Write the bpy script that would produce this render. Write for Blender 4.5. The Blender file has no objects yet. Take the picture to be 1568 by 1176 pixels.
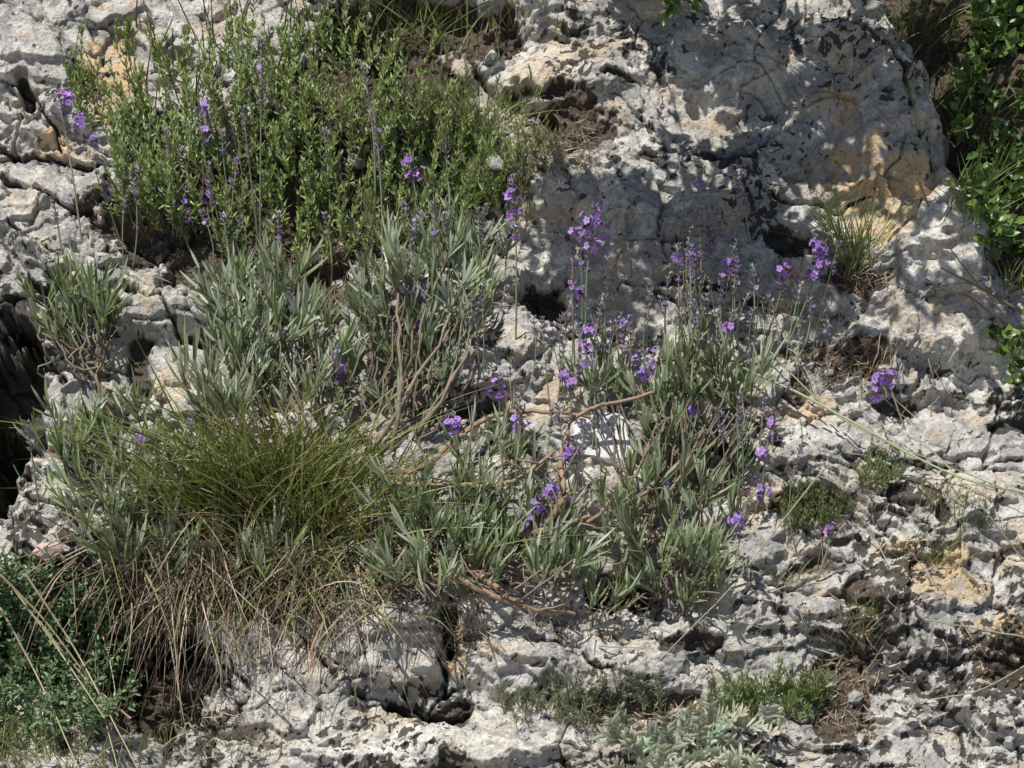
import bpy, math, numpy as np
from mathutils import Vector
rng=np.random.default_rng(11)
PITCH=math.radians(20); SL=math.radians(50); D=4.0
R=np.array([1.,0,0]); F=np.array([0,math.cos(PITCH),-math.sin(PITCH)])
U=np.array([0,math.sin(PITCH),math.cos(PITCH)]); T=-F; CAM=-F*D
N0=np.array([0,-math.sin(SL),math.cos(SL)]); S0=np.array([0,math.cos(SL),math.sin(SL)])
L=N0*0.80+S0*0.60-R*0.28; L/=np.linalg.norm(L)
scene=bpy.context.scene
def sst(a,b,x):
    t=np.clip((x-a)/(b-a),0,1); return t*t*(3-2*t)
def nrm(v): return v/np.maximum(np.linalg.norm(v,axis=-1,keepdims=True),1e-9)
# ---------------- noise
PERM=rng.permutation(256); ANG=rng.random(256)*2*np.pi; RV=rng.random((256,4))
def hsh(ix,iy,s): return PERM[(PERM[(ix+s*37)&255]+iy+s*11)&255]
def perlin(x,y,s=0):
    ix=np.floor(x).astype(int); iy=np.floor(y).astype(int); fx=x-ix; fy=y-iy
    u=fx*fx*fx*(fx*(fx*6-15)+10); v=fy*fy*fy*(fy*(fy*6-15)+10)
    def g(a,b):
        an=ANG[hsh(ix+a,iy+b,s)]; return np.cos(an)*(fx-a)+np.sin(an)*(fy-b)
    a=g(0,0);b=g(1,0);c=g(0,1);d=g(1,1)
    return 1.5*((a+(b-a)*u)+((c+(d-c)*u)-(a+(b-a)*u))*v)
def fbm(x,y,o=4,s=0,g=.5,ridge=False):
    t=0;a=1;tot=0
    for i in range(o):
        n=perlin(x+i*17.3,y+i*9.1,s+i)
        if ridge: n=1-2*np.abs(n)
        t=t+a*n; tot+=a; a*=g; x=x*2.03; y=y*2.03
    return t/tot
def worley(x,y,s=0):
    ix=np.floor(x).astype(int); iy=np.floor(y).astype(int)
    f1=np.full(x.shape,9.);f2=f1.copy();cid=np.zeros(x.shape,int);dx=np.zeros(x.shape);dy=dx.copy()
    for a in (-1,0,1):
        for b in (-1,0,1):
            h=hsh(ix+a,iy+b,s); cx=ix+a+RV[h,0]; cy=iy+b+RV[h,1]
            d=np.hypot(x-cx,y-cy); m=d<f1
            f2=np.where(m,f1,np.minimum(f2,d)); cid=np.where(m,h,cid)
            dx=np.where(m,x-cx,dx); dy=np.where(m,y-cy,dy); f1=np.where(m,d,f1)
    return f1,f2,cid,dx,dy
# ---------------- terrain
def axis(lo,hi,st,far,g=1.16):
    a=list(np.arange(lo,hi,st)); s=st; x=a[-1]
    while x<far: s*=g; x+=s; a.append(x)
    s=st; x=lo; b=[]
    while x>-far: s*=g; x-=s; b.append(x)
    return np.array(b[::-1]+a)
ua=axis(-0.88,0.88,.0019,80); va=axis(-0.74,0.74,.0019,80)
uu,vv=np.meshgrid(ua,va)
ang=SL*sst(-2.2,-1.0,va)*(1-sst(1.6,4.0,va)*0.85)
dv=np.diff(va); am=(ang[1:]+ang[:-1])/2
yy=np.concatenate([[0],np.cumsum(dv*np.cos(am))]); zz=np.concatenate([[0],np.cumsum(dv*np.sin(am))])
i0=np.argmin(abs(va)); yy-=yy[i0]+0-va[i0]*math.cos(SL); zz-=zz[i0]-va[i0]*math.sin(SL)
base=np.stack([uu,np.repeat(yy[:,None],len(ua),1),np.repeat(zz[:,None],len(ua),1)],-1)
nn=np.stack([np.zeros_like(ang),-np.sin(ang),np.cos(ang)],-1)[:,None,:]
vis=(abs(uu)<1.2)&(abs(vv)<1.1)
q=(uu[...,None]*R+vv[...,None]*S0)-CAM; dd=np.where(vis,q@F,4.0)
X=784+4000*np.where(vis,uu,uu)/dd; Y=588-4000*np.where(vis,q@U,vv*.94)/dd
wx=X+24*fbm(X/90,Y/90,3,3)+5*fbm(X/20,Y/20,3,5,.6); wy=Y+24*fbm(X/90,Y/90,3,7)+5*fbm(X/20,Y/20,3,9,.6)
h=0.035*fbm(X/420,Y/420,3,20)
def terrace(f,step,sharp=.08):
    k=np.floor(f/step); fr=f/step-k; return (k+sst(.5-sharp,.5+sharp,fr)*.85+fr*.15)*step
tf=.10*fbm(wx/240,wy/140,4,24,.42)
left=1-sst(250,420,X)
tm=sst(-.3,.2,fbm(X/260,Y/260,2,28)+.3*left+.1)
h+=terrace(tf,.018)*(.35+.65*tm)*.85
f1,f2,cid,dx,dy=worley(wx/170,wy/115,2)
h+=0.018*(RV[cid,2]-.5)+0.040*(RV[cid,3]-.5)*dx+0.040*(RV[(cid+7)&255,2]-.5)*dy
cm=sst(-.05,.35,fbm(X/120,Y/120,2,31)+.25*left)
h-=0.014*(1-sst(0,.035,f2-f1))*cm
f1,f2,cid,dx,dy=worley(wx/64,wy/46,5)
blk=sst(-.25,.3,fbm(X/230,Y/230,2,44)+.3*left)
h+=(0.006*(RV[cid,2]-.5)+0.020*(RV[cid,3]-.5)*dx+0.022*(RV[(cid+9)&255,2]-.5)*dy)*(.35+.65*blk)
h-=0.005*(1-sst(0,.06,f2-f1))*sst(-.05,.4,fbm(X/90,Y/90,2,41))
rough=sst(-.08,.46,fbm(X/180,Y/180,3,51)+0.12*sst(1000,1300,X)*sst(500,750,Y)+0.10*sst(880,1050,Y)-.05)
f1,f2,cid,dx,dy=worley(wx/24,wy/19,8)
h+=(0.0010*(RV[cid,2]-.5)+0.0056*(RV[cid,3]-.5)*dx+0.0056*(RV[(cid+9)&255,2]-.5)*dy)*(.55+.45*rough)
f1,f2,cid,dx,dy=worley(wx/11,wy/9,13)
h+=(0.0028*(RV[cid,3]-.5)*dx+0.0028*(RV[(cid+9)&255,2]-.5)*dy)
p=fbm(wx/24,wy/17,4,61,.5)
pit=sst(.20,.36,p)
h-=0.0070*pit*(.05+.8*rough)
h+=0.0018*fbm(wx/34,wy/26,3,71,.5,True)*(.3+.7*rough)
h+=0.0017*fbm(X/10,Y/10,3,77,.62)
soil=np.zeros_like(h); stain=soil.copy(); white=soil.copy(); hole=soil.copy()
nz=fbm(X/45,Y/45,5,81,.6)
def ell(x,y,rx,ry,w=.6):
    d=np.hypot((wx-x)/rx,(wy-y)/ry)+nz*w
    return 1-sst(.68,1.05,d)
for x,y,rx,ry,dep,so in [(440,330,330,120,22,1),(560,170,200,120,20,1),(870,205,70,60,16,1),(1290,550,90,38,12,.9),(1290,1060,50,85,12,1),
  (15,620,62,135,150,.0),(-10,700,60,90,120,.0),(235,1030,110,100,110,.6),(120,960,180,110,60,.8),(840,455,50,42,60,.0),(688,950,16,50,36,.5),
  (640,1088,75,11,30,0),(1105,252,50,18,30,0),(1215,372,55,22,34,.3),(1000,248,24,14,22,0),(950,905,60,30,36,.5),(400,850,190,110,25,.9),
  (1215,595,36,18,16,.8),(1370,610,40,22,20,.4),(500,440,60,50,25,.6),(1450,600,40,14,14,0),(1270,860,45,20,14,.5),(1350,1050,26,90,14,.2),
  (1230,770,60,24,8,.6),(1060,980,70,20,18,.4),(960,1080,140,22,14,.6),(80,440,20,20,20,0),(1460,1110,36,11,16,0),(1310,420,40,30,12,.8),(1160,175,40,12,16,0),(1120,760,36,12,14,0),(640,40,160,60,40,.8),
  (1370,770,14,20,18,0),(1440,790,18,30,18,.4),(1560,650,50,16,18,0),(1480,700,50,12,12,.2),(1170,860,36,12,14,.2),(820,140,60,12,30,0),(950,135,30,9,18,0),(215,560,30,50,26,.4),(45,150,16,24,36,0),(1310,900,26,28,14,.6),(1100,1010,60,12,14,.3),(700,1080,20,20,26,.6),(1190,470,60,12,16,.2),(1060,440,60,12,18,.2),(1400,400,20,10,10,0)]:
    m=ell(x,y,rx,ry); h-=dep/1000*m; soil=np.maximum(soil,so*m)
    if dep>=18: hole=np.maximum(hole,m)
for x,y,rx,ry,am_ in [(265,475,85,45,36),(90,300,120,100,26),(1000,300,190,70,34),(1380,170,70,130,30),(1440,430,90,150,34),(50,120,80,110,34),
  (600,995,85,75,32),(785,1010,95,55,26),(870,110,130,60,26),(1100,90,120,60,18),(1450,930,120,140,22),(900,680,140,110,14),(80,760,60,60,22),(640,1150,220,40,30),(120,620,90,50,26),(760,560,80,60,14)]:
    h+=am_/1000*ell(x,y,rx,ry,.25)
gx=np.interp(Y,[-200,0,120,240,420,470,1300],[1280,1330,1400,1450,1525,1700,1700])
g=sst(0,45,wx-gx); h-=.10*g*(X<2600); soil=np.maximum(soil,.9*g)
brk=sst(-.25,.15,fbm(X/50,Y/50,3,101))
def seg(pts,w,dep,lift=0):
    global h,hole
    d=np.full(h.shape,1e9); sd=np.zeros(h.shape)
    for a,b in zip(pts[:-1],pts[1:]):
        ax,ay=a;bx,by=b; l2=(bx-ax)**2+(by-ay)**2
        t=np.clip(((wx-ax)*(bx-ax)+(wy-ay)*(by-ay))/l2,0,1)
        e=np.hypot(wx-ax-t*(bx-ax),wy-ay-t*(by-ay)); cr=(bx-ax)*(wy-ay)-(by-ay)*(wx-ax)
        sd=np.where(e<d,np.sign(cr),sd); d=np.minimum(d,e)
    if lift: h-=lift/1000*(sd>0)*(1-sst(10,60,d))
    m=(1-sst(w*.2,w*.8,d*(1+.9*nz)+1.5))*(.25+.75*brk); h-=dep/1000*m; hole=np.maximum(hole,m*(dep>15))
for pts,w,dep,li in [([(725,90),(760,135),(835,165),(860,200)],10,28,14),([(190,440),(240,450),(280,520),(340,545)],10,24,14),([(-20,262),(70,300),(120,330),(190,290)],7,18,14),
 ([(190,380),(90,385),(20,345)],7,18,12),([(680,930),(672,1000),(690,1050)],9,24,0),([(545,1065),(620,1098),(710,1085)],9,26,10),([(-20,130),(60,150),(90,225)],7,20,10),
 ([(1270,0),(1370,110),(1430,250)],10,16,0),([(850,960),(900,1015),(1000,1040)],7,16,8),([(1150,880),(1200,905),(1250,880)],6,14,6),([(820,430),(850,500),(930,520)],10,22,10),
 ([(40,420),(90,470),(60,540),(100,600)],9,26,0),([(340,1000),(380,1060),(360,1176)],8,18,0),([(1330,780),(1400,860),(1380,1000)],7,14,8),
 ([(1480,780),(1460,880),(1560,950)],6,12,6),([(460,960),(520,1040)],8,18,6),([(1190,300),(1280,320),(1330,300)],7,16,8),([(0,215),(80,240),(180,235)],7,18,14),([(0,470),(40,450)],7,18,10),([(130,330),(150,400)],6,14,0),([(60,300),(50,345)],6,14,0),([(700,600),(800,590)],6,10,8),([(560,950),(540,1060)],6,12,0),([(960,430),(1050,470),(1180,460)],8,16,10),([(930,160),(1010,200),(1060,260)],5,10,8),([(1180,880),(1320,920),(1420,1060),(1500,1130)],7,12,10),([(1100,700),(1190,720),(1300,700)],6,10,8),([(1300,690),(1420,720),(1568,700)],6,12,10),([(1240,960),(1330,1000),(1568,1010)],6,12,8),([(1120,560),(1090,650),(1150,700)],5,10,6)]:
    seg(pts,w,dep,li)
for x,y,rx,ry,a in [(165,115,55,75,1),(1335,275,95,65,1),(1350,330,70,45,.9),(1540,1000,60,70,.9),(215,1085,30,45,1),(1470,470,60,40,.5),(1440,890,70,50,.8),(75,215,40,25,.8),(1290,160,40,26,1),(900,95,60,30,.5),(1230,620,60,25,.7),(1080,740,40,30,.7),(270,600,40,40,.5),(820,120,60,30,.5),(1560,850,50,30,.5),(780,190,50,40,.5),(850,620,50,40,.5),(1380,840,50,20,.7),(700,980,16,40,.8),(1100,180,50,20,.5)]:
    stain=np.maximum(stain,a*ell(x,y,rx,ry,.8))
stain=np.maximum(stain,.38*sst(.08,.28,fbm(wx/75,wy/60,4,131,.6)))
for x,y,rx,ry,a in [(1450,400,80,80,1),(1500,540,70,60,1),(1400,330,70,60,.7),(800,90,90,50,.7),(630,1150,220,35,.8),(1520,1100,80,60,.7),(830,395,40,14,1),(1120,130,90,40,.5),(1540,800,60,40,.7),(270,600,60,40,.5),(640,250,30,30,.6),(900,700,60,60,.8),(560,420,60,40,.4),(1240,640,60,20,.6),(100,720,50,40,.6),(1370,840,50,40,.5)]:
    white=np.maximum(white,a*ell(x,y,rx,ry,.8))
white=np.maximum(white,.7*sst(.12,.26,fbm(wx/60,wy/40,5,111,.6)))
h=h+soil*.005*fbm(X/7,Y/7,3,91)
lf=fbm(wx/15,wy/12,5,121,.58)+.40*(rough-.5)+.25*fbm(X/100,Y/100,3,95)+.16*pit-.25*white+.09*sst(1100,1300,X)*sst(650,800,Y)+.08*sst(950,1050,Y)+.04
lich=sst(.17,.22,lf)
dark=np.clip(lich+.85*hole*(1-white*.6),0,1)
pos=base+nn*h[...,None]
ny,nx=h.shape
def mkmesh(name,V,Fq,cols=None,mats=(),midx=None,extra=None):
    me=bpy.data.meshes.new(name); me.vertices.add(len(V)); me.vertices.foreach_set('co',V.astype(np.float32).ravel())
    n=len(Fq); me.loops.add(n*4); me.loops.foreach_set('vertex_index',Fq.astype(np.int32).ravel())
    me.polygons.add(n); me.polygons.foreach_set('loop_start',np.arange(0,n*4,4,dtype=np.int32))
    try: me.polygons.foreach_set('loop_total',np.full(n,4,dtype=np.int32))
    except Exception: pass
    me.polygons.foreach_set('use_smooth',np.ones(n,dtype=bool))
    for m in mats: me.materials.append(m)
    if midx is not None: me.polygons.foreach_set('material_index',midx.astype(np.int32))
    if cols is not None:
        a=me.color_attributes.new('Col','FLOAT_COLOR','POINT'); a.data.foreach_set('color',cols.astype(np.float32).ravel())
    me.update(calc_edges=True); me.validate()
    ob=bpy.data.objects.new(name,me); scene.collection.objects.link(ob); return ob
# ---------------- materials
def newmat(n):
    m=bpy.data.materials.new(n); m.use_nodes=True; nt=m.node_tree; b=nt.nodes['Principled BSDF']; return m,nt,b
def nd(nt,t,**k):
    n=nt.nodes.new(t)
    for a,v in k.items(): setattr(n,a,v)
    return n
def mixc(nt,fac,a,b,bt='MIX'):
    n=nt.nodes.new('ShaderNodeMix'); n.data_type='RGBA'; n.blend_type=bt
    for s,v in ((n.inputs[0],fac),(n.inputs[6],a),(n.inputs[7],b)):
        if hasattr(v,'links'): nt.links.new(v,s)
        elif isinstance(v,(int,float)): s.default_value=v
        else: s.default_value=(*v,1)
    return n.outputs[2]
def ramp(nt,src,a,b,c0=0,c1=1):
    r=nt.nodes.new('ShaderNodeMapRange'); r.inputs[1].default_value=a; r.inputs[2].default_value=b; r.inputs[3].default_value=c0; r.inputs[4].default_value=c1
    nt.links.new(src,r.inputs[0]); return r.outputs[0]
def noise(nt,co,s,d=6,r=.6):
    n=nd(nt,'ShaderNodeTexNoise'); n.inputs['Scale'].default_value=s; n.inputs['Detail'].default_value=d; n.inputs['Roughness'].default_value=r
    nt.links.new(co,n.inputs['Vector']); return n.outputs['Fac']
def mul(nt,a,b,op='MULTIPLY'):
    n=nd(nt,'ShaderNodeMath',operation=op)
    for s,v in ((n.inputs[0],a),(n.inputs[1],b)):
        if hasattr(v,'links'): nt.links.new(v,s)
        else: s.default_value=v
    return n.outputs[0]
def limestone(name,masks=True):
    m,nt,b=newmat(name); co=nd(nt,'ShaderNodeTexCoord').outputs['Object']
    n1=noise(nt,co,11,3); n2=noise(nt,co,42,5,.66); n3=noise(nt,co,200,4,.72); n4=noise(nt,co,24,5,.72)
    c=mixc(nt,ramp(nt,n1,.38,.62),(.425,.412,.395),(.565,.53,.475))
    c=mixc(nt,ramp(nt,n2,.48,.58,0,.85),c,(.68,.65,.595))
    c=mixc(nt,ramp(nt,n4,.49,.56,0,.75),c,(.31,.305,.298))
    if masks:
        at=nd(nt,'ShaderNodeAttribute',attribute_name='Col'); sp=nd(nt,'ShaderNodeSeparateColor'); nt.links.new(at.outputs['Color'],sp.inputs[0])
        dk,st,so=sp.outputs; wh=at.outputs['Alpha']
        c=mixc(nt,mul(nt,wh,ramp(nt,n2,.36,.48)),c,(.78,.75,.685))
        c=mixc(nt,mul(nt,st,ramp(nt,n2,.34,.52)),c,(.69,.50,.29))
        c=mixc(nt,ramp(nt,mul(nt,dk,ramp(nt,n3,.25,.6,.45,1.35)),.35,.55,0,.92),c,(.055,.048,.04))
        c=mixc(nt,ramp(nt,mul(nt,so,ramp(nt,n2,.3,.6,.5,1.4)),.3,.6),c,mixc(nt,ramp(nt,n3,.4,.65),(.055,.042,.032),(.21,.16,.12)))
    c=mixc(nt,ramp(nt,n3,.34,.46,.75,0),c,(.14,.13,.115))
    nt.links.new(c,b.inputs['Base Color']); b.inputs['Roughness'].default_value=.93; b.inputs['Specular IOR Level'].default_value=.2
    bp=nd(nt,'ShaderNodeBump'); bp.inputs['Strength'].default_value=.85; bp.inputs['Distance'].default_value=.005
    nt.links.new(mul(nt,n2,mul(nt,n3,1.2),'ADD'),bp.inputs['Height']); nt.links.new(bp.outputs[0],b.inputs['Normal']); return m
rockm=limestone('limestone_rock')
def attmat(name,rough,trans,nscale=0,spec=.35):
    m,nt,b=newmat(name); at=nd(nt,'ShaderNodeAttribute',attribute_name='Col'); c=at.outputs['Color']
    if nscale:
        co=nd(nt,'ShaderNodeTexCoord').outputs['Object']; n=noise(nt,co,nscale,3,.6)
        c=mixc(nt,ramp(nt,n,.35,.65,0,.55),c,(.15,.125,.10)); bp=nd(nt,'ShaderNodeBump'); bp.inputs['Strength'].default_value=.6; bp.inputs['Distance'].default_value=.002
        nt.links.new(n,bp.inputs['Height']); nt.links.new(bp.outputs[0],b.inputs['Normal'])
    nt.links.new(c,b.inputs['Base Color']); b.inputs['Roughness'].default_value=rough; b.inputs['Specular IOR Level'].default_value=spec
    if trans:
        t=nd(nt,'ShaderNodeBsdfTranslucent'); nt.links.new(mixc(nt,1.0,c,(1.25,1.3,.7),'MULTIPLY') if trans>0 else c,t.inputs[0])
        ms=nd(nt,'ShaderNodeMixShader'); ms.inputs[0].default_value=abs(trans); nt.links.new(b.outputs[0],ms.inputs[1]); nt.links.new(t.outputs[0],ms.inputs[2])
        nt.links.new(ms.outputs[0],nt.nodes['Material Output'].inputs[0])
    return m
leafm=attmat('leaf',.38,.22,0,.55); woodm=attmat('bark',.85,0,140,.2); petalm=attmat('petal',.6,-.3,0,.2)
MATS=(leafm,woodm,petalm)
idx=np.arange(ny*nx).reshape(ny,nx)
Fq=np.stack([idx[:-1,:-1],idx[:-1,1:],idx[1:,1:],idx[1:,:-1]],-1).reshape(-1,4)
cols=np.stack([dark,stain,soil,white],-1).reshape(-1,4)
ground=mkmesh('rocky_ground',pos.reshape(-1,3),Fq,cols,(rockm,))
bpy.context.view_layer.update()
def ray(px,py): 
    d=F+R*(px-784)/4000+U*(588-py)/4000; return d/np.linalg.norm(d)
def P(px,py,off=0.):
    d=ray(px,py); ok,loc,no,_=ground.ray_cast(Vector(CAM),Vector(d))
    if not ok: return CAM+d*4
    return np.array(loc)-d*off
def Pn(px,py):
    d=ray(px,py); ok,loc,no,_=ground.ray_cast(Vector(CAM),Vector(d)); return np.array(loc),np.array(no)
def PP(xs,ys,offs): return np.array([P(a,b,c) for a,b,c in zip(xs,ys,np.broadcast_to(offs,len(xs)))])
def cf(r,u,t): return r*R+u*U+t*T
# ---------------- batch
class Batch:
    def __init__(s): s.V=[];s.F=[];s.C=[];s.M=[];s.n=0
    def add(s,V,Fc,C,mi=0):
        s.V.append(V);s.F.append(Fc+s.n);s.C.append(C);s.M.append(np.full(len(Fc),mi));s.n+=len(V)
    def blades(s,b,d,ln,w,bend,col,segs=3,prof='lin',fold=.25,mi=0,side=None,tipc=1.15):
        n=len(b); ln=np.broadcast_to(ln,n); w=np.broadcast_to(w,n); d=nrm(d)
        if side is None: side=nrm(np.cross(d,rng.normal(size=(n,3))*.8+T*1.0+L*1.0))
        else: side=nrm(side)
        no=np.cross(side,d); t=np.linspace(0,1,segs+1)
        if prof=='lin': pr=np.interp(t,[0,.15,.7,1],[.55,.95,1,.12])
        elif prof=='grass': pr=np.interp(t,[0,.5,1],[1,.85,.06])
        elif prof=='ov': pr=np.interp(t,[0,.35,.7,1],[.25,1,.85,.08])
        elif prof=='petal': pr=np.interp(t,[0,.6,1],[.35,1,.6])
        c=b[:,None]+d[:,None]*(ln[:,None]*t)[...,None]+bend[:,None]*(ln[:,None]*t*t)[...,None]
        ww=(w[:,None]*pr)[...,None]*.5
        V=np.stack([c-side[:,None]*ww,c-no[:,None]*ww*fold*2,c+side[:,None]*ww],2)
        k=(segs+1)*3; f=[]
        for j in range(segs):
            for i in (0,1): f.append([j*3+i,j*3+i+1,j*3+i+4,j*3+i+3])
        f=np.array(f); Fc=(np.arange(n)[:,None,None]*k+f[None]).reshape(-1,4)
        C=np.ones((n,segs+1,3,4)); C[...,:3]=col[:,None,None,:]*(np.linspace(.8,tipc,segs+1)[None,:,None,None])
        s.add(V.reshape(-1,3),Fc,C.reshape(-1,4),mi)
    def tube(s,pts,r0,r1,col,k=5,mi=1):
        pts=np.asarray(pts); n=len(pts); tg=nrm(np.gradient(pts,axis=0)); a=nrm(np.cross(tg,np.array([.3,.5,.8]))); b=np.cross(tg,a)
        th=np.arange(k)*2*np.pi/k; r=np.linspace(r0,r1,n)[:,None,None]
        V=pts[:,None]+r*(a[:,None]*np.cos(th)[None,:,None]+b[:,None]*np.sin(th)[None,:,None])
        ii=np.arange(n*k).reshape(n,k); j=np.roll(ii,-1,1)
        Fc=np.stack([ii[:-1],j[:-1],j[1:],ii[1:]],-1).reshape(-1,4)
        C=np.ones((n*k,4)); C[:,:3]=col; s.add(V.reshape(-1,3),Fc,C,mi)
    def build(s,name): return mkmesh(name,np.concatenate(s.V),np.concatenate(s.F),np.concatenate(s.C),MATS,np.concatenate(s.M))
def curve(a,b,sag,n=6,wob=.0):
    t=np.linspace(0,1,n)[:,None]; p=a*(1-t)+b*t+sag*(4*t*(1-t)); 
    if wob: w=rng.normal(size=(n,3))*wob; w[0]=0; w[-1]=0; p=p+w
    return p
def smooth(q_,m=4,jit=.0012):
    t=np.linspace(0,1,len(q_)); tt=np.linspace(0,1,len(q_)*m); c_=np.array([np.interp(tt,t,q_[:,k]) for k in range(3)]).T
    for _ in range(2): c_[1:-1]=c_[:-2]*.25+c_[1:-1]*.5+c_[2:]*.25
    c_[1:-1]+=rng.normal(size=(len(c_)-2,3))*jit; return c_
def cvar(base,n,v=.15,hue=.06):
    base=np.array(base); return np.clip(base*(1+rng.normal(size=(n,1))*v)*(1+rng.normal(size=(n,3))*hue),.005,.9)
def pickcol(pal,n,v=.15):
    pal=np.array(pal); return np.clip(pal[rng.integers(0,len(pal),n)]*(1+rng.normal(size=(n,1))*v),.005,.9)
def shoot(B,a,d,ln,nl,ll,lw,pal,ang=.6,bendup=.25,stemc=(.13,.13,.08),tipcol=None,prof='lin',r=.0012,start=.05,segs=3):
    d=nrm(d); b=a+d*ln; cur=curve(a,b,rng.normal(size=3)*ln*.06,5); B.tube(cur,r,r*.6,stemc,4,1)
    t=np.sort(start+(1-start)*rng.random(nl)); base_=np.array([np.interp(t,np.linspace(0,1,5),cur[:,i]) for i in range(3)]).T
    rad=rng.normal(size=(nl,3)); rad-=(rad@d)[:,None]*d; rad=nrm(rad)
    an=ang*(1.25-.75*t)*(1+.25*rng.normal(size=nl)); dirs=d*np.cos(an)[:,None]+rad*np.sin(an)[:,None]
    c=pickcol(pal,nl)
    if tipcol is not None:
        m=t>.55; c[m]=c[m]*.35+np.array(tipcol)*.65
    l=ll*(1-.35*t)*(1+.25*rng.normal(size=nl)).clip(.4,1.6)
    B.blades(base_,dirs,l,lw,nrm(cf(0,1,.2))*bendup+rng.normal(size=(nl,3))*.12,c,segs,prof)
GREY=[(.28,.33,.21),(.34,.38,.27),(.23,.29,.15),(.40,.43,.33),(.26,.32,.16)]
MID=[(.19,.25,.11),(.24,.29,.15),(.28,.32,.19),(.18,.25,.09)]
DGRN=[(.12,.18,.06),(.17,.23,.09),(.19,.25,.11),(.15,.2,.08)]
SAV=[(.20,.29,.075),(.25,.34,.10),(.17,.25,.06),(.30,.38,.13),(.19,.26,.09)]
def lav(cl,roots,pal=GREY,tip=(.50,.54,.45),ll=.043,lw=.0043,tw=.9):
    B=Batch(); rp=[P(x,y,.0) for x,y in roots]
    for (cx,cy,rx,ry,n,o0,o1) in cl:
        for i in range(n):
            a=rng.random()*6.283; q=rng.random()**.5; x=cx+rx*q*math.cos(a); y=cy+ry*q*math.sin(a)
            if 865<x<975 and 630<y<785: continue
            p=P(x,y,rng.uniform(o0,o1)); d=cf(rng.normal()*.38+(x-cx)/rx*.3,1,.35+rng.normal()*.3)
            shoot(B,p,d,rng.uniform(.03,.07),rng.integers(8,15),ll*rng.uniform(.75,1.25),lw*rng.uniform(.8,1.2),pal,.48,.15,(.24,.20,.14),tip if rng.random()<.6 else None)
            if rng.random()<tw:
                r=min(rp,key=lambda r_:np.linalg.norm(r_-p)); m=p+(r-p)*rng.uniform(.3,.9)
                B.tube(curve(m+rng.normal(size=3)*.008,p,cf(rng.normal()*.016,-.012,.010),7,.0032),.0021,.0012,cvar((.25,.20,.155),1)[0],5,1)
    return B
def flowers(B,c,n,spread,size=.0068,col=(.44,.25,.66)):
    pos_=c+rng.normal(size=(n,3))*spread*np.array([.8,.8,1.0]); out=nrm(pos_-c+T*.006+rng.normal(size=(n,3))*.003)
    B.blades(pos_-out*.006,out,.008,.0032,np.zeros((n,3)),cvar((.2,.15,.24),n),2,'ov',.6,0)
    a=nrm(np.cross(out,rng.normal(size=(n,3)))); b=np.cross(out,a); cc=cvar(col,n,.25,.06)
    for k in range(5):
        th=k*1.2566+.3; r=a*math.cos(th)+b*math.sin(th); s=-a*math.sin(th)+b*math.cos(th)
        B.blades(pos_,nrm(r+out*.55),size*rng.uniform(.7,1.2,n),size*.75,out*-.35,cc*rng.uniform(.8,1.2),2,'petal',.1,2,s,1.1)
def stalk(B,tip,bs,fl,budlen=70,lean=.36,r=.0017,budc=(.35,.30,.37),buds=True):
    a=P(bs[0],bs[1],.0)
    dz=(bs[1]-tip[1])/1000; b=a+cf((tip[0]-bs[0])/1000,dz,dz*lean); cur=curve(a,b,cf(rng.normal()*.006,0,.006),9)
    B.tube(cur,r,r*.65,cvar((.38,.42,.28),1)[0],5,0)
    if buds:
        ln=budlen/1000; tot=np.linalg.norm(b-a); nw=int(max(3,budlen/8))
        for i in range(nw):
            t=1-(i/nw)**1.15*min(1,ln/tot); ix=t*8; j=int(min(7,ix)); c=cur[j]*(1-(ix-j))+cur[j+1]*(ix-j)
            m=rng.integers(5,9); th=rng.random(m)*6.283; u=nrm(b-a); rr=np.outer(np.cos(th),R)+np.outer(np.sin(th),T)
            B.blades(np.repeat(c[None],m,0),rr*.8+u*.8,rng.uniform(.006,.0105,m),.0032,np.zeros((m,3)),cvar(budc,m,.25,.12),2,'ov',.6,0)
            if rng.random()<.2: flowers(B,c,1,.004,.0045,(.42,.30,.6))
    for f in fl:
        x,y,n=f[:3]; t=np.clip((bs[1]-y)/max(1,bs[1]-tip[1]),0,1); ix=t*8; j=int(min(7,ix)); c=cur[j]*(1-(ix-j))+cur[j+1]*(ix-j)
        sx=784+4000*(c-CAM)[0]/((c-CAM)@F); c2=c+R*((x-sx)/1000*.9)
        if abs(x-sx)>8: B.tube(curve(c-cf(0,.02,0),c2,cf(0,0,.002),4),.0009,.0007,(.2,.18,.16),4,0)
        flowers(B,c2,n,.0072 if n>5 else .005)
# ===== savory shrub (top left)
B=Batch()
for i in range(540):
    x=rng.uniform(185,765); tp=np.interp(x,[180,220,300,380,520,600,660,720,770],[190,90,40,10,10,60,120,190,260]); bt=np.interp(x,[150,200,300,420,560,680,780],[300,350,385,400,400,380,300])
    if x>560 and rng.random()<.5: continue
    y=rng.uniform(tp+50,bt); p=P(x,y,rng.uniform(.0,.045)); d=cf(rng.normal()*.22+(x-430)/900,1,.32+rng.normal()*.18)
    shoot(B,p,d,rng.uniform(.05,.11),rng.integers(30,42),.0125,.0038,SAV if rng.random()<.8 else MID,.95,.2,(.22,.22,.09),(.35,.43,.18),'ov',.0009,segs=2)
for i in range(90):
    x=rng.uniform(200,560); y=rng.uniform(40,360); p=P(x,y,.0)
    B.tube(curve(p,p+cf(rng.normal()*.03,.07,.05),cf(0,0,.01),5),.0016,.001,(.2,.15,.11),4,1)
for (x,y,l) in [(115,130,.10),(120,190,.09),(140,150,.07),(190,80,.05),(200,150,.09),(150,190,.06)]:
    for k in range(3): shoot(B,P(x+rng.normal()*8,y,.01),cf(rng.normal()*.2,1,.3),l,36,.012,.003,SAV,.9,.2,(.13,.15,.05),None,'ov',.0009,segs=2)
B.build('savory_shrub')
B=Batch()
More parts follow.
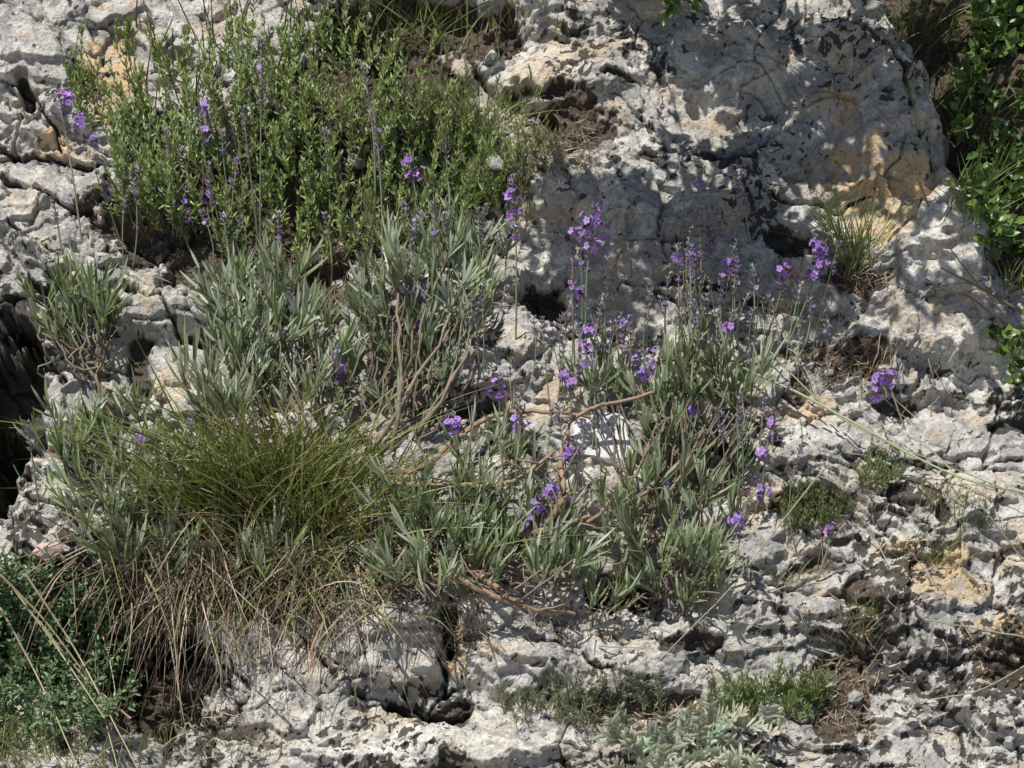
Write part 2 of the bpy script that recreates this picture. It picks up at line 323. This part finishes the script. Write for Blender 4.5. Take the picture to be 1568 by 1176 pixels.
for (cx,cy,n) in [(680,190,110),(600,330,60),(720,300,80)]:
    for i in range(n):
        p=P(cx+rng.normal()*45,cy+rng.normal()*30+20,rng.uniform(0,.02)); shoot(B,p,cf(rng.normal()*.35,1,.3),rng.uniform(.03,.07),26,.016,.0016,MID+[(.28,.28,.11)],.5,.2,(.26,.17,.11),None,'lin',.0009,segs=2)
B.build('juniper_tuft')
# ===== lavender bushes
B=lav([(120,500,60,50,30,.0,.05)],[(180,640),(140,600)],DGRN+MID,(.3,.34,.22),.04,.004)
B.tube(curve(P(195,660),P(120,545,.02),cf(.01,0,.03),9,.002),.0045,.0025,(.26,.2,.15),6); B.tube(curve(P(170,640,.01),P(150,530,.03),cf(-.01,0,.01),8,.002),.0032,.0018,(.26,.2,.15),6)
B.build('lavender_bush')
lav([(400,490,80,70,56,.0,.07),(340,600,55,70,32,.0,.05),(470,570,55,80,28,.0,.05)],[(480,720),(400,760)],GREY,tw=.55).build('lavender_bush')
B=lav([(650,490,105,90,56,.0,.06),(710,410,70,40,20,.0,.05),(600,610,90,50,26,.0,.05)],[(620,700),(560,690)],GREY,tw=.6)
for a,b,s in [((560,700),(690,480),.03),((600,690),(610,450),.02),((640,660),(720,520),.02),((620,640),(660,560),.02)]:
    B.tube(curve(P(*a,.01),P(*b,.05),cf(.01,0,s),10,.003),.0042,.002,(.31,.245,.185),6)
B.build('lavender_bush')
lav([(190,760,90,120,56,.0,.06),(110,700,50,70,12,.0,.04),(240,890,120,40,32,.02,.07),(380,900,100,30,16,.03,.07)],[(330,830),(280,800)],MID+GREY[:3]).build('lavender_bush')
B=lav([(680,840,105,85,66,.01,.09),(600,860,50,60,12,.0,.06),(760,730,60,50,12,.0,.06),(820,860,60,60,22,.0,.08)],[(560,760),(620,800)],GREY+MID)
for pts in [[(560,720),(640,725),(700,670),(760,632),(840,628),(905,640)],[(600,740),(660,745),(740,745),(800,735),(850,690)],[(660,890),(740,845),(800,818),(860,805),(905,790)],[(690,880),(760,915),(820,935)],[(430,780),(520,800),(580,830)],[(840,800),(865,760),(855,700),(880,630),(1000,600)],[(720,870),(800,930),(880,940)]]:
    q_=np.array([P(x,y,.06+.012*math.sin(i*2)) for i,(x,y) in enumerate(pts)]); c_=smooth(q_)
    B.tube(c_,.0054,.0026,(.39,.26,.17),7)
    for k in range(7):
        j=rng.integers(3,len(c_)-1); B.tube(curve(c_[j],c_[j]+cf(rng.normal()*.04,rng.uniform(-.03,.07),.01),cf(0,0,.008),6,.0015),.002,.001,(.31,.23,.17),5)
B.build('lavender_bush')
B=lav([(1000,790,85,80,28,.01,.08),(950,595,65,35,12,.01,.05),(1060,620,65,60,21,.01,.06),(1130,610,40,40,7,.01,.05),(1030,900,75,50,23,.01,.08),(930,900,60,50,14,.0,.05),(1090,760,50,60,10,.0,.06),(1030,690,50,30,8,.01,.06)],[(950,900),(1000,820),(1020,880)],MID+GREY[:3],(.42,.47,.34)); 
for a,b in [((900,800),(1010,640)),((940,880),(1080,720)),((960,840),(1090,620)),((1000,920),(1130,760)),((990,700),(980,590)),((960,900),(1000,760)),((1010,860),(1100,800)),((980,760),(1060,660))]:
    c_=curve(P(*a,.02),P(*b,.06),cf(.01,-.01,.015),10,.003); B.tube(c_,.0034,.0015,(.31,.24,.18),6)
    for k in range(4):
        j=rng.integers(3,9); B.tube(curve(c_[j],c_[j]+cf(rng.normal()*.03,rng.uniform(.0,.06),.01),cf(0,0,.006),6,.0015),.0016,.0009,(.3,.23,.17),4)
B.build('lavender_bush')
# ===== flower stalks
B=Batch()
ST=[((100,135),(125,370),[(100,158,12),(92,180,4),(122,190,8),(150,218,5)]),((205,260),(212,370),[(205,268,12)]),((236,272),(232,372),[(236,280,10)]),((165,288),(185,370),[(165,298,9),(180,290,6)]),
((278,298),(292,385),[(277,310,14),(288,328,7)]),((320,290),(330,360),[(318,300,7)]),((88,300),(100,420),[]),((312,165),(330,320),[(313,172,6),(322,205,2)]),((370,180),(378,300),[(370,187,4)]),
((562,110),(566,400),[]),((577,180),(585,410),[]),((413,70),(398,430),[]),((380,170),(400,400),[]),((627,240),(645,350),[(626,246,6),(634,270,8)]),((683,215),(690,330),[]),((785,280),(788,560),[(782,305,8),(788,328,7),(783,366,6)]),
((908,325),(903,600),[(905,345,14),(888,366,6),(914,378,6),(886,452,9),(902,508,9),(896,535,8),(925,350,4)]),((885,360),(890,520),[]),((1066,268),(1072,500),[(1064,282,3),(1062,392,9),(1048,396,5)]),((1118,400),(1112,560),[(1118,408,12)]),
((1034,380),(1040,540),[(1033,395,3)]),((1200,410),(1165,540),[(1200,417,9)]),((1256,372),(1205,530),[(1253,384,14),(1264,404,10),(1246,422,12)]),((1118,480),(1100,600),[(1118,500,7)]),((985,540),(960,640),[(972,558,8),(1000,552,6),(986,576,10)]),
((1352,570),(1385,655),[(1346,582,9),(1356,580,8),(1343,602,7)]),((638,438),(652,580),[(638,446,10)]),((641,496),(648,600),[(641,505,6)]),((518,545),(524,640),[(516,553,10),(521,566,8),(512,586,6)]),
((763,582),(760,690),[(763,590,7),(765,604,4)]),((697,640),(700,760),[(697,650,12),(696,668,5)]),((800,630),(790,740),[(801,645,8)]),((876,580),(868,700),[(876,592,9),(860,575,3)]),((878,680),(870,790),[(876,688,9),(868,702,4)]),
((1060,620),(1050,750),[(1060,629,12),(1050,682,6)]),((1180,640),(1170,800),[(1181,648,8),(1166,696,7),(1163,750,9)]),((1128,790),(1110,900),[(1127,800,13)]),((845,738),(840,860),[(846,752,9),(822,771,8),(870,765,8)]),((803,790),(800,870),[(804,801,6)]),
((1268,808),(1250,890),[(1268,816,3)]),((590,385),(596,460),[(591,392,3)]),((668,360),(672,480),[]),((995,440),(990,540),[]),((1020,430),(1020,560),[]),((1085,430),(1080,540),[]),((960,490),(950,600),[(952,498,2)]),((862,530),(850,650),[(862,572,3)]),
((1235,460),(1215,560),[]),((1150,440),(1140,560),[]),((430,330),(420,470),[]),((500,330),(505,450),[]),((300,640),(310,760),[]),((213,660),(220,790),[(212,672,2)]),((740,440),(745,600),[]),((905,560),(905,700),[(890,556,6)]),((50,650),(60,780),[]),((305,760),(300,860),[]),((500,200),(505,370),[]),((260,200),(265,360),[]),((1000,700),(990,800),[(1022,742,3)]),((445,440),(440,560),[]),((1050,560),(1048,700),[]),((1095,500),(1090,620),[]),
((1040,300),(1050,500),[]),((1078,330),(1085,520),[]),((875,390),(880,560),[]),((925,400),(925,560),[])]
for tp,bs,fl in ST: stalk(B,tp,bs,fl,budlen=min(110,(bs[1]-tp[1])*.42),buds=True)
for i in range(100):
    cx,cy=[(1080,470),(1040,500),(900,560),(850,720),(1180,510),(250,330),(780,560),(680,400),(1160,680),(1050,440),(960,560),(320,320)][rng.integers(0,12)]
    x=cx+rng.normal()*46; y=cy+rng.normal()*38; l=rng.uniform(80,170)
    stalk(B,(x+rng.normal()*14,y-l*.5),(x,y+l*.5),[],budlen=l*.35,r=.0012)
B.build('lavender_flowers')
# ===== grass tuft
B=Batch(); n=1300
bx=rng.normal(425,80,n); by=rng.normal(800,46,n); bp_=PP(bx,by,rng.uniform(0,.05,n))
sx=(bx-425)/330+rng.normal(size=n)*.30
d=sx[:,None]*R+(1+rng.normal(size=n)*.12)[:,None]*U+(.35+rng.normal(size=n)*.3)[:,None]*T
B.blades(bp_,d,rng.uniform(.06,.24,n),.0031,(sx*.4+rng.normal(size=n)*.25)[:,None]*R+np.outer(-rng.uniform(0,.55,n),U)+np.outer(rng.uniform(0,.3,n),T),pickcol([(.20,.25,.06),(.25,.29,.08),(.15,.20,.05),(.36,.33,.14),(.13,.17,.05),(.26,.30,.11),(.38,.33,.20)],n,.22),6,'grass',.3)
B.build('grass_tuft')
B=Batch(); n=1100
bx=rng.normal(400,120,n); by=rng.normal(858,34,n); bp_=PP(bx,by,rng.uniform(.01,.05,n))
d=np.outer(rng.normal(size=n)*.6,R)+np.outer(rng.uniform(-.7,.6,n),U)+np.outer(rng.uniform(.1,.7,n),T)
B.blades(bp_,d,rng.uniform(.04,.16,n),.0025,np.outer(-rng.uniform(.3,1.0,n),U)+rng.normal(size=(n,3))*.2,pickcol([(.28,.20,.13),(.18,.12,.085),(.46,.37,.27),(.13,.09,.065),(.24,.17,.12)],n,.25),6,'grass',.3)
n=240; bx=rng.normal(400,110,n); by=rng.normal(880,40,n); bp_=PP(bx,by,rng.uniform(.02,.06,n)); d=np.outer(rng.normal(size=n)*.6,R)+np.outer(rng.uniform(-.4,.9,n),U)+np.outer(rng.uniform(.2,.8,n),T)
B.blades(bp_,d,rng.uniform(.05,.13,n),.0028,np.outer(-rng.uniform(.3,1.0,n),U),pickcol([(.16,.21,.06),(.21,.25,.08)],n,.25),6,'grass',.3)
B.build('dry_grass')
def tuft(name,items):
    B=Batch()
    for cx,cy,n,ln,sp,pal,w in items:
        bp_=PP(rng.normal(cx,sp,n),rng.normal(cy,sp*.4,n),0.)
        sx=rng.normal(size=n)*.4; d=np.outer(sx,R)+np.outer(1+0*sx,U)+np.outer(.35+rng.normal(size=n)*.25,T)
        B.blades(bp_,d,ln*rng.uniform(.4,1.1,n),w,np.outer(sx*.4,R)+np.outer(-rng.uniform(0,.35,n),U),pickcol(pal,n,.2),5,'grass',.3)
    return B.build(name)
DRY=[(.44,.36,.23),(.33,.24,.16),(.50,.43,.30)]; GR=[(.21,.25,.08),(.28,.30,.12),(.16,.21,.06)]
tuft('small_grass',[(1310,415,80,.19,14,GR,.0020),(1290,405,40,.14,20,GR+DRY[:1],.0018),(1270,350,14,.14,10,GR,.0016)])
tuft('small_grass',[(1290,990,110,.08,28,DRY+GR,.0016),(1330,960,50,.09,15,GR,.0015)])
tuft('small_grass',[(1460,780,60,.06,25,GR+DRY,.0016),(1430,860,50,.06,20,GR,.0015),(1500,810,30,.05,20,GR,.0014),(1210,900,30,.06,16,DRY+GR,.0014)])
tuft('small_grass',[(860,250,90,.05,40,DRY,.0014),(640,210,120,.07,60,DRY+GR,.0014),(560,380,120,.05,90,DRY,.0014),(500,470,60,.05,20,GR+DRY,.0014),(730,220,70,.13,35,GR,.0016),(770,30,90,.09,30,DRY+GR,.0018),(640,60,110,.13,60,GR,.0024)])
tuft('small_grass',[(120,1150,200,.08,90,GR+DRY[:1],.0016),(20,1150,100,.08,30,GR,.0016),(330,1160,60,.05,40,GR,.0014)])
tuft('small_grass',[(1230,500,60,.05,35,DRY,.0014),(1300,580,50,.04,50,DRY,.0014),(1420,60,120,.09,40,GR,.0016),(1560,440,60,.07,25,DRY+GR,.0016),(1450,150,60,.06,30,GR,.0013)])
def feather(name,items,pal):
    B=Batch()
    for cx,cy,rx,ry,n in items:
        for i in range(n):
            a_=rng.random()*6.283; q_=rng.random()**.6
            p=P(cx+math.cos(a_)*q_*rx,cy+math.sin(a_)*q_*ry,rng.uniform(0,.015)); shoot(B,p,cf(rng.normal()*.45,1,.5+rng.normal()*.3),rng.uniform(.02,.045),22,.011,.0014,pal,.8,.1,(.15,.15,.07),None,'lin',.0006,segs=2)
    return B.build(name)
feather('bedstraw_tuft',[(1170,1085,95,36,130),(1240,1070,30,25,30),(1110,1110,40,20,30)],[(.20,.28,.09),(.26,.33,.13),(.16,.22,.07)])
feather('bedstraw_tuft',[(1250,785,55,32,70),(1345,735,38,18,36),(1210,800,24,18,16)],[(.19,.25,.08),(.25,.3,.14)])
feather('bedstraw_tuft',[(880,1085,70,34,60),(960,1075,60,30,40),(800,1090,30,20,14)],[(.18,.22,.11),(.25,.28,.17),(.3,.3,.21)])
feather('bedstraw_tuft',[(600,230,60,40,50),(820,240,40,30,26),(780,170,30,25,12)],[(.18,.24,.07),(.23,.27,.1)])
# ===== wormwood with lobed silvery leaves
B=Batch()
for i in range(60):
    x=rng.uniform(950,1170); y=rng.uniform(1115,1205); p=P(x,y,rng.uniform(.015,.045)); an=rng.uniform(-1.2,1.2); d=nrm(cf(math.sin(an),math.cos(an),.45)); ln=rng.uniform(.04,.078)
    col=cvar((.47,.50,.40),1,.18)[0]; s=nrm(np.cross(d,T+L+rng.normal(size=3)*.5)) 
    B.blades(p[None],d[None],np.array([ln]),.0066,(T*.1-U*.15)[None],col[None],5,'lin',.3,0,s[None])
    for k in range(4):
        for sg_ in (-1,1):
            t=.25+.18*k+rng.normal()*.02; c=p+d*ln*t+(T*.1-U*.15)*ln*t*t; ll=.022*(1-.12*k)*rng.uniform(.7,1.3); dl=s*sg_+d*rng.uniform(.9,1.5)
            B.blades(c[None],dl[None],np.array([ll]),.006,(T*.1+rng.normal(size=3)*.2)[None],(col*rng.uniform(.8,1.15))[None],3,'lin',.3,0,nrm(np.cross(nrm(dl),np.cross(d,s)))[None])
B.build('wormwood_plant')
def leafy(name,items,pal,ll,lw,nl=16,sl=.07,up=1.):
    B=Batch()
    for cx,cy,rx,ry,n,o0,o1 in items:
        for i in range(n):
            p=P(cx+rng.uniform(-1,1)*rx,cy+rng.uniform(-1,1)*ry,rng.uniform(o0,o1)); shoot(B,p,cf(rng.normal()*.5,up*.8,.4+rng.normal()*.3),sl*rng.uniform(.6,1.2),nl,ll,lw,pal,1.1,-.1,(.12,.10,.06),None,'ov',.001)
    return B.build(name)
leafy('rue_shrub',[(90,980,130,90,170,.0,.08),(40,930,60,40,50,.0,.08),(150,1080,50,40,20,0,.04),(60,1090,90,50,50,0,.04)],[(.15,.24,.11),(.19,.29,.14),(.12,.20,.09),(.24,.33,.17)],.014,.0042,26,.06)
leafy('broadleaf_shrub',[(1535,200,55,190,64,.0,.06),(1530,330,30,40,14,.0,.04),(1562,560,12,40,8,.03,.07),(1540,60,60,60,12,.0,.05)],[(.09,.16,.035),(.13,.22,.045),(.06,.11,.03),(.18,.28,.06)],.026,.013,10,.07)
tuft('small_grass',[(1500,330,60,.14,30,GR,.0022),(1480,220,50,.16,30,GR,.002)])
# ===== long grass stems
B=Batch()
def stem(pts,o,r=.0011,col=(.42,.42,.28)):
    q_=np.array([P(x,y,oo) for (x,y),oo in zip(pts,np.broadcast_to(o,len(pts)))]); B.tube(smooth(q_,4,.0003),r,r*.5,col,5,0)
stem([(1130,560),(1230,605),(1330,660),(1420,710),(1490,740),(1568,755)],[.02,.05,.06,.06,.06,.05],.0024,(.42,.47,.28))
stem([(1160,520),(1280,640),(1390,690),(1568,760)],[.02,.04,.04,.04],.0015); stem([(1568,975),(1480,960),(1420,950)],.03,.0015); stem([(1568,1020),(1500,1060),(1400,1075)],.02,.0014); stem([(1568,860),(1500,770),(1430,690),(1380,660)],.04,.0014)
for pts in [[(0,880),(70,950),(150,1060),(180,1176)],[(20,900),(100,1010),(160,1100)],[(200,1100),(120,1030),(60,950)],[(0,930),(60,1040),(120,1176)],[(40,880),(120,1000),(210,1176)]]: stem(pts,.12,.0018,(.52,.44,.29))
stem([(1260,720),(1180,820),(1120,900),(1000,1020)],.04,.0013,(.42,.39,.29)); stem([(1568,480),(1500,440),(1440,410)],.05,.0028,(.26,.2,.15)); stem([(1540,495),(1480,450),(1420,440)],.05,.0020,(.26,.2,.15)); stem([(1500,440),(1470,400),(1455,380)],.05,.0016,(.26,.2,.15))
stem([(1568,20),(1500,30),(1450,60)],.08,.002,(.2,.17,.12)); stem([(1000,-10),(1040,20),(1050,40)],.1,.0012,(.2,.2,.1)); stem([(625,930),(632,980),(625,1030)],.01,.0012,(.42,.24,.12)); stem([(610,920),(600,960),(590,980)],.02,.0009,(.36,.24,.12))
stem([(10,660),(15,700),(35,740)],.02,.0018,(.1,.2,.05)); stem([(0,655),(30,655)],.03,.001,(.2,.2,.05))
for i in range(50):
    x,y=[(1250,720),(1350,620),(1230,860),(1400,900),(700,930),(900,960),(550,930),(1100,900)][rng.integers(0,8)]; x+=rng.normal()*60; y+=rng.normal()*40
    a_=rng.uniform(-1.2,1.2)*2; l=rng.uniform(30,100); stem([(x,y),(x+math.cos(a_)*l*.5+rng.normal()*5,y+math.sin(a_)*l*.5),(x+math.cos(a_)*l,y+math.sin(a_)*l)],[.003,.015,.02],.0011,cvar((.4,.32,.23),1)[0])
B.build('grass_stems')
# ===== loose stones & litter
def stone(name,px,py,s,mat,squash=(1,1,.6),sub=3,off=.0,rot=None):
    import bmesh
    bm=bmesh.new(); bmesh.ops.create_icosphere(bm,subdivisions=sub,radius=1)
    k=nrm(rng.normal(size=(9,3))); dd_=rng.uniform(.5,.75,9)
    if rot: k[0]=[0,0,1]; dd_[0]=.35
    for v in bm.verts:
        c=np.array(v.co)
        for a_,b_ in zip(k,dd_):
            e=c@a_-b_
            if e>0: c=c-a_*e
        c=c*np.array(squash)+rng.normal(size=3)*.012; v.co=Vector(c*s)
    me=bpy.data.meshes.new(name); bm.to_mesh(me); bm.free(); me.materials.append(mat); ob=bpy.data.objects.new(name,me)
    l,n_=Pn(px,py); ob.location=Vector(l+N0*off); ob.rotation_euler=rot or (SL+rng.normal()*.2,rng.normal()*.2,rng.random()*.6); scene.collection.objects.link(ob); return ob
def flatstone(name,c):
    m,nt,b=newmat(name); co=nd(nt,'ShaderNodeTexCoord').outputs['Object']; n=noise(nt,co,60,4); nt.links.new(mixc(nt,ramp(nt,n,.35,.65),[x*.8 for x in c],c),b.inputs['Base Color']); b.inputs['Roughness'].default_value=.8
    bp=nd(nt,'ShaderNodeBump'); bp.inputs['Strength'].default_value=.4; bp.inputs['Distance'].default_value=.003; nt.links.new(noise(nt,co,120,4),bp.inputs['Height']); nt.links.new(bp.outputs[0],b.inputs['Normal']); return m
ws=flatstone('calcite',(.84,.83,.81)); pk=flatstone('pink_rock',(.62,.45,.40)); gs=limestone('loose_limestone',False)
stone('white_stone',918,678,.066,ws,(.85,.85,.34),off=.010,rot=(SL+.05,0.05,.2)); stone('pink_stone',72,845,.024,pk,(1,.8,.6),off=.0)
for x,y,s in [(310,480,.02),(1255,360,.018),(1300,600,.012),(1270,570,.009),(1330,590,.008),(770,200,.02),(590,200,.028),(640,250,.03),(700,300,.018),(1270,1050,.012),(1310,1070,.015),(545,245,.02),(765,250,.025),(520,440,.02),(930,225,.016),(1240,560,.012),(1300,850,.014),(1200,620,.01)]:
    stone('limestone_stone',x,y,s,gs,(1,.8,.6),off=.002)
B=Batch(); n=2800
cs=np.array([(1290,555,90,40),(1290,1060,60,70),(860,220,70,50),(560,400,160,40),(450,880,160,60),(960,1090,130,30),(1230,780,60,30),(640,180,90,60),(1320,430,50,30),(700,960,40,60),(300,1100,160,60),(880,950,160,40),(784,588,800,600),(784,588,800,600)])
k=rng.integers(0,len(cs),n); k[:200]=12; bx=cs[k,0]+cs[k,2]*rng.normal(size=n)*.5; by=cs[k,1]+cs[k,3]*rng.normal(size=n)*.5
keep=rng.random(n)<np.where(k>=12,.35,1); bx=bx[keep];by=by[keep];n=len(bx)
bp_=PP(bx,by,.003); d=rng.normal(size=(n,3)); d-=(d@N0)[:,None]*N0*.85
B.blades(bp_,d,rng.uniform(.008,.032,n),.0017,rng.normal(size=(n,3))*.2,pickcol([(.32,.21,.13),(.40,.31,.21),(.18,.13,.09),(.48,.41,.31)],n,.2),3,'grass',.3)
B.build('leaf_litter')
# ===== overhanging tree (outside the frame, above) that casts the dappled shade
B=Batch(); nodes=[]
for (x0,y0,x1,y1,w,n) in [(880,20,1180,60,24,34),(1000,60,1400,200,34,96),(1130,200,1450,330,24,44),(880,300,1230,390,36,100),(980,340,1330,460,30,76),(830,390,980,520,28,36),(1380,440,1568,500,10,30),(1280,60,1430,260,20,50),(1030,220,1250,250,20,40),(1230,470,1330,560,22,10),(1340,10,1568,300,60,60),(1060,300,1120,480,24,24),(1130,0,1230,60,28,20),(850,250,900,400,20,10)]:
    for i in range(n):
        t=rng.random(); a=x0+(x1-x0)*t+rng.normal()*w*.7; b=y0+(y1-y0)*t+rng.normal()*w*.6
        c=P(a,b)+L*(max(.26,(b+100)/790)+.2*rng.random()); nodes.append(c)
        m=rng.integers(3,7); d=rng.normal(size=(m,3)); B.blades(c+rng.normal(size=(m,3))*.013,d,rng.uniform(.022,.042,m),.017,rng.normal(size=(m,3))*.2,pickcol([(.06,.12,.025),(.09,.16,.03)],m),3,'ov',.15)
nodes=np.array(nodes)
ok,loc,no,_=ground.ray_cast(Vector((1.7,1.55,6)),Vector((0,0,-1)))
trunkbase=np.array(loc) if ok else np.array([1.7,1.55,1.45])
fork=trunkbase+np.array([-.25,-.35,.6])
B.tube(curve(trunkbase-np.array([0,0,.1]),fork,np.array([.05,0,0]),8,.01),.07,.045,(.16,.13,.10),10)
limbs=[]
for k in range(8):
    e=nodes[rng.integers(0,len(nodes))]; c_=curve(fork,e,np.array([0,0,.12]),10,.012); limbs.append(c_); B.tube(c_,.018,.003,(.16,.13,.10),7)
lp=np.concatenate([l[3:] for l in limbs])
for c in nodes[::2]:
    j=np.argmin(np.linalg.norm(lp-c,axis=1)); B.tube(curve(lp[j],c,np.zeros(3),4,.004),.003,.0012,(.14,.12,.08),4)
B.build('overhanging_tree')
B=Batch()
for i in range(6): shoot(B,P(1035+rng.normal()*20,-8+rng.normal()*8,.12),cf(rng.normal()*.8,-.6,.2),.035,5,.022,.008,[(.16,.25,.06)],.8,0,(.1,.12,.05),None,'ov')
B.build('leafy_twig')
# ---------------- light, world, camera
w=bpy.data.worlds.new('World'); scene.world=w; w.use_nodes=True; nt=w.node_tree; sk=nt.nodes.new('ShaderNodeTexSky'); sk.sky_type='NISHITA'; sk.sun_disc=False
sk.sun_elevation=math.asin(L[2]); sk.sun_rotation=math.atan2(L[0],L[1]); nt.links.new(sk.outputs[0],nt.nodes['Background'].inputs[0]); nt.nodes['Background'].inputs[1].default_value=.072
sd=bpy.data.lights.new('sun','SUN'); sd.energy=5.0; sd.angle=math.radians(.5); sd.color=(1,.968,.905); so_=bpy.data.objects.new('sun',sd); so_.rotation_euler=Vector(L).to_track_quat('Z','Y').to_euler(); so_.location=(0,0,5); scene.collection.objects.link(so_)
cd=bpy.data.cameras.new('camera'); cd.sensor_width=36; cd.lens=36*4/1.568; cd.clip_end=500; cd.clip_start=.05; co_=bpy.data.objects.new('camera',cd); co_.location=Vector(CAM); co_.rotation_euler=Vector(T).to_track_quat('Z','Y').to_euler(); scene.collection.objects.link(co_); scene.camera=co_
scene.view_settings.view_transform='Standard'; scene.view_settings.look='None'; scene.view_settings.exposure=0
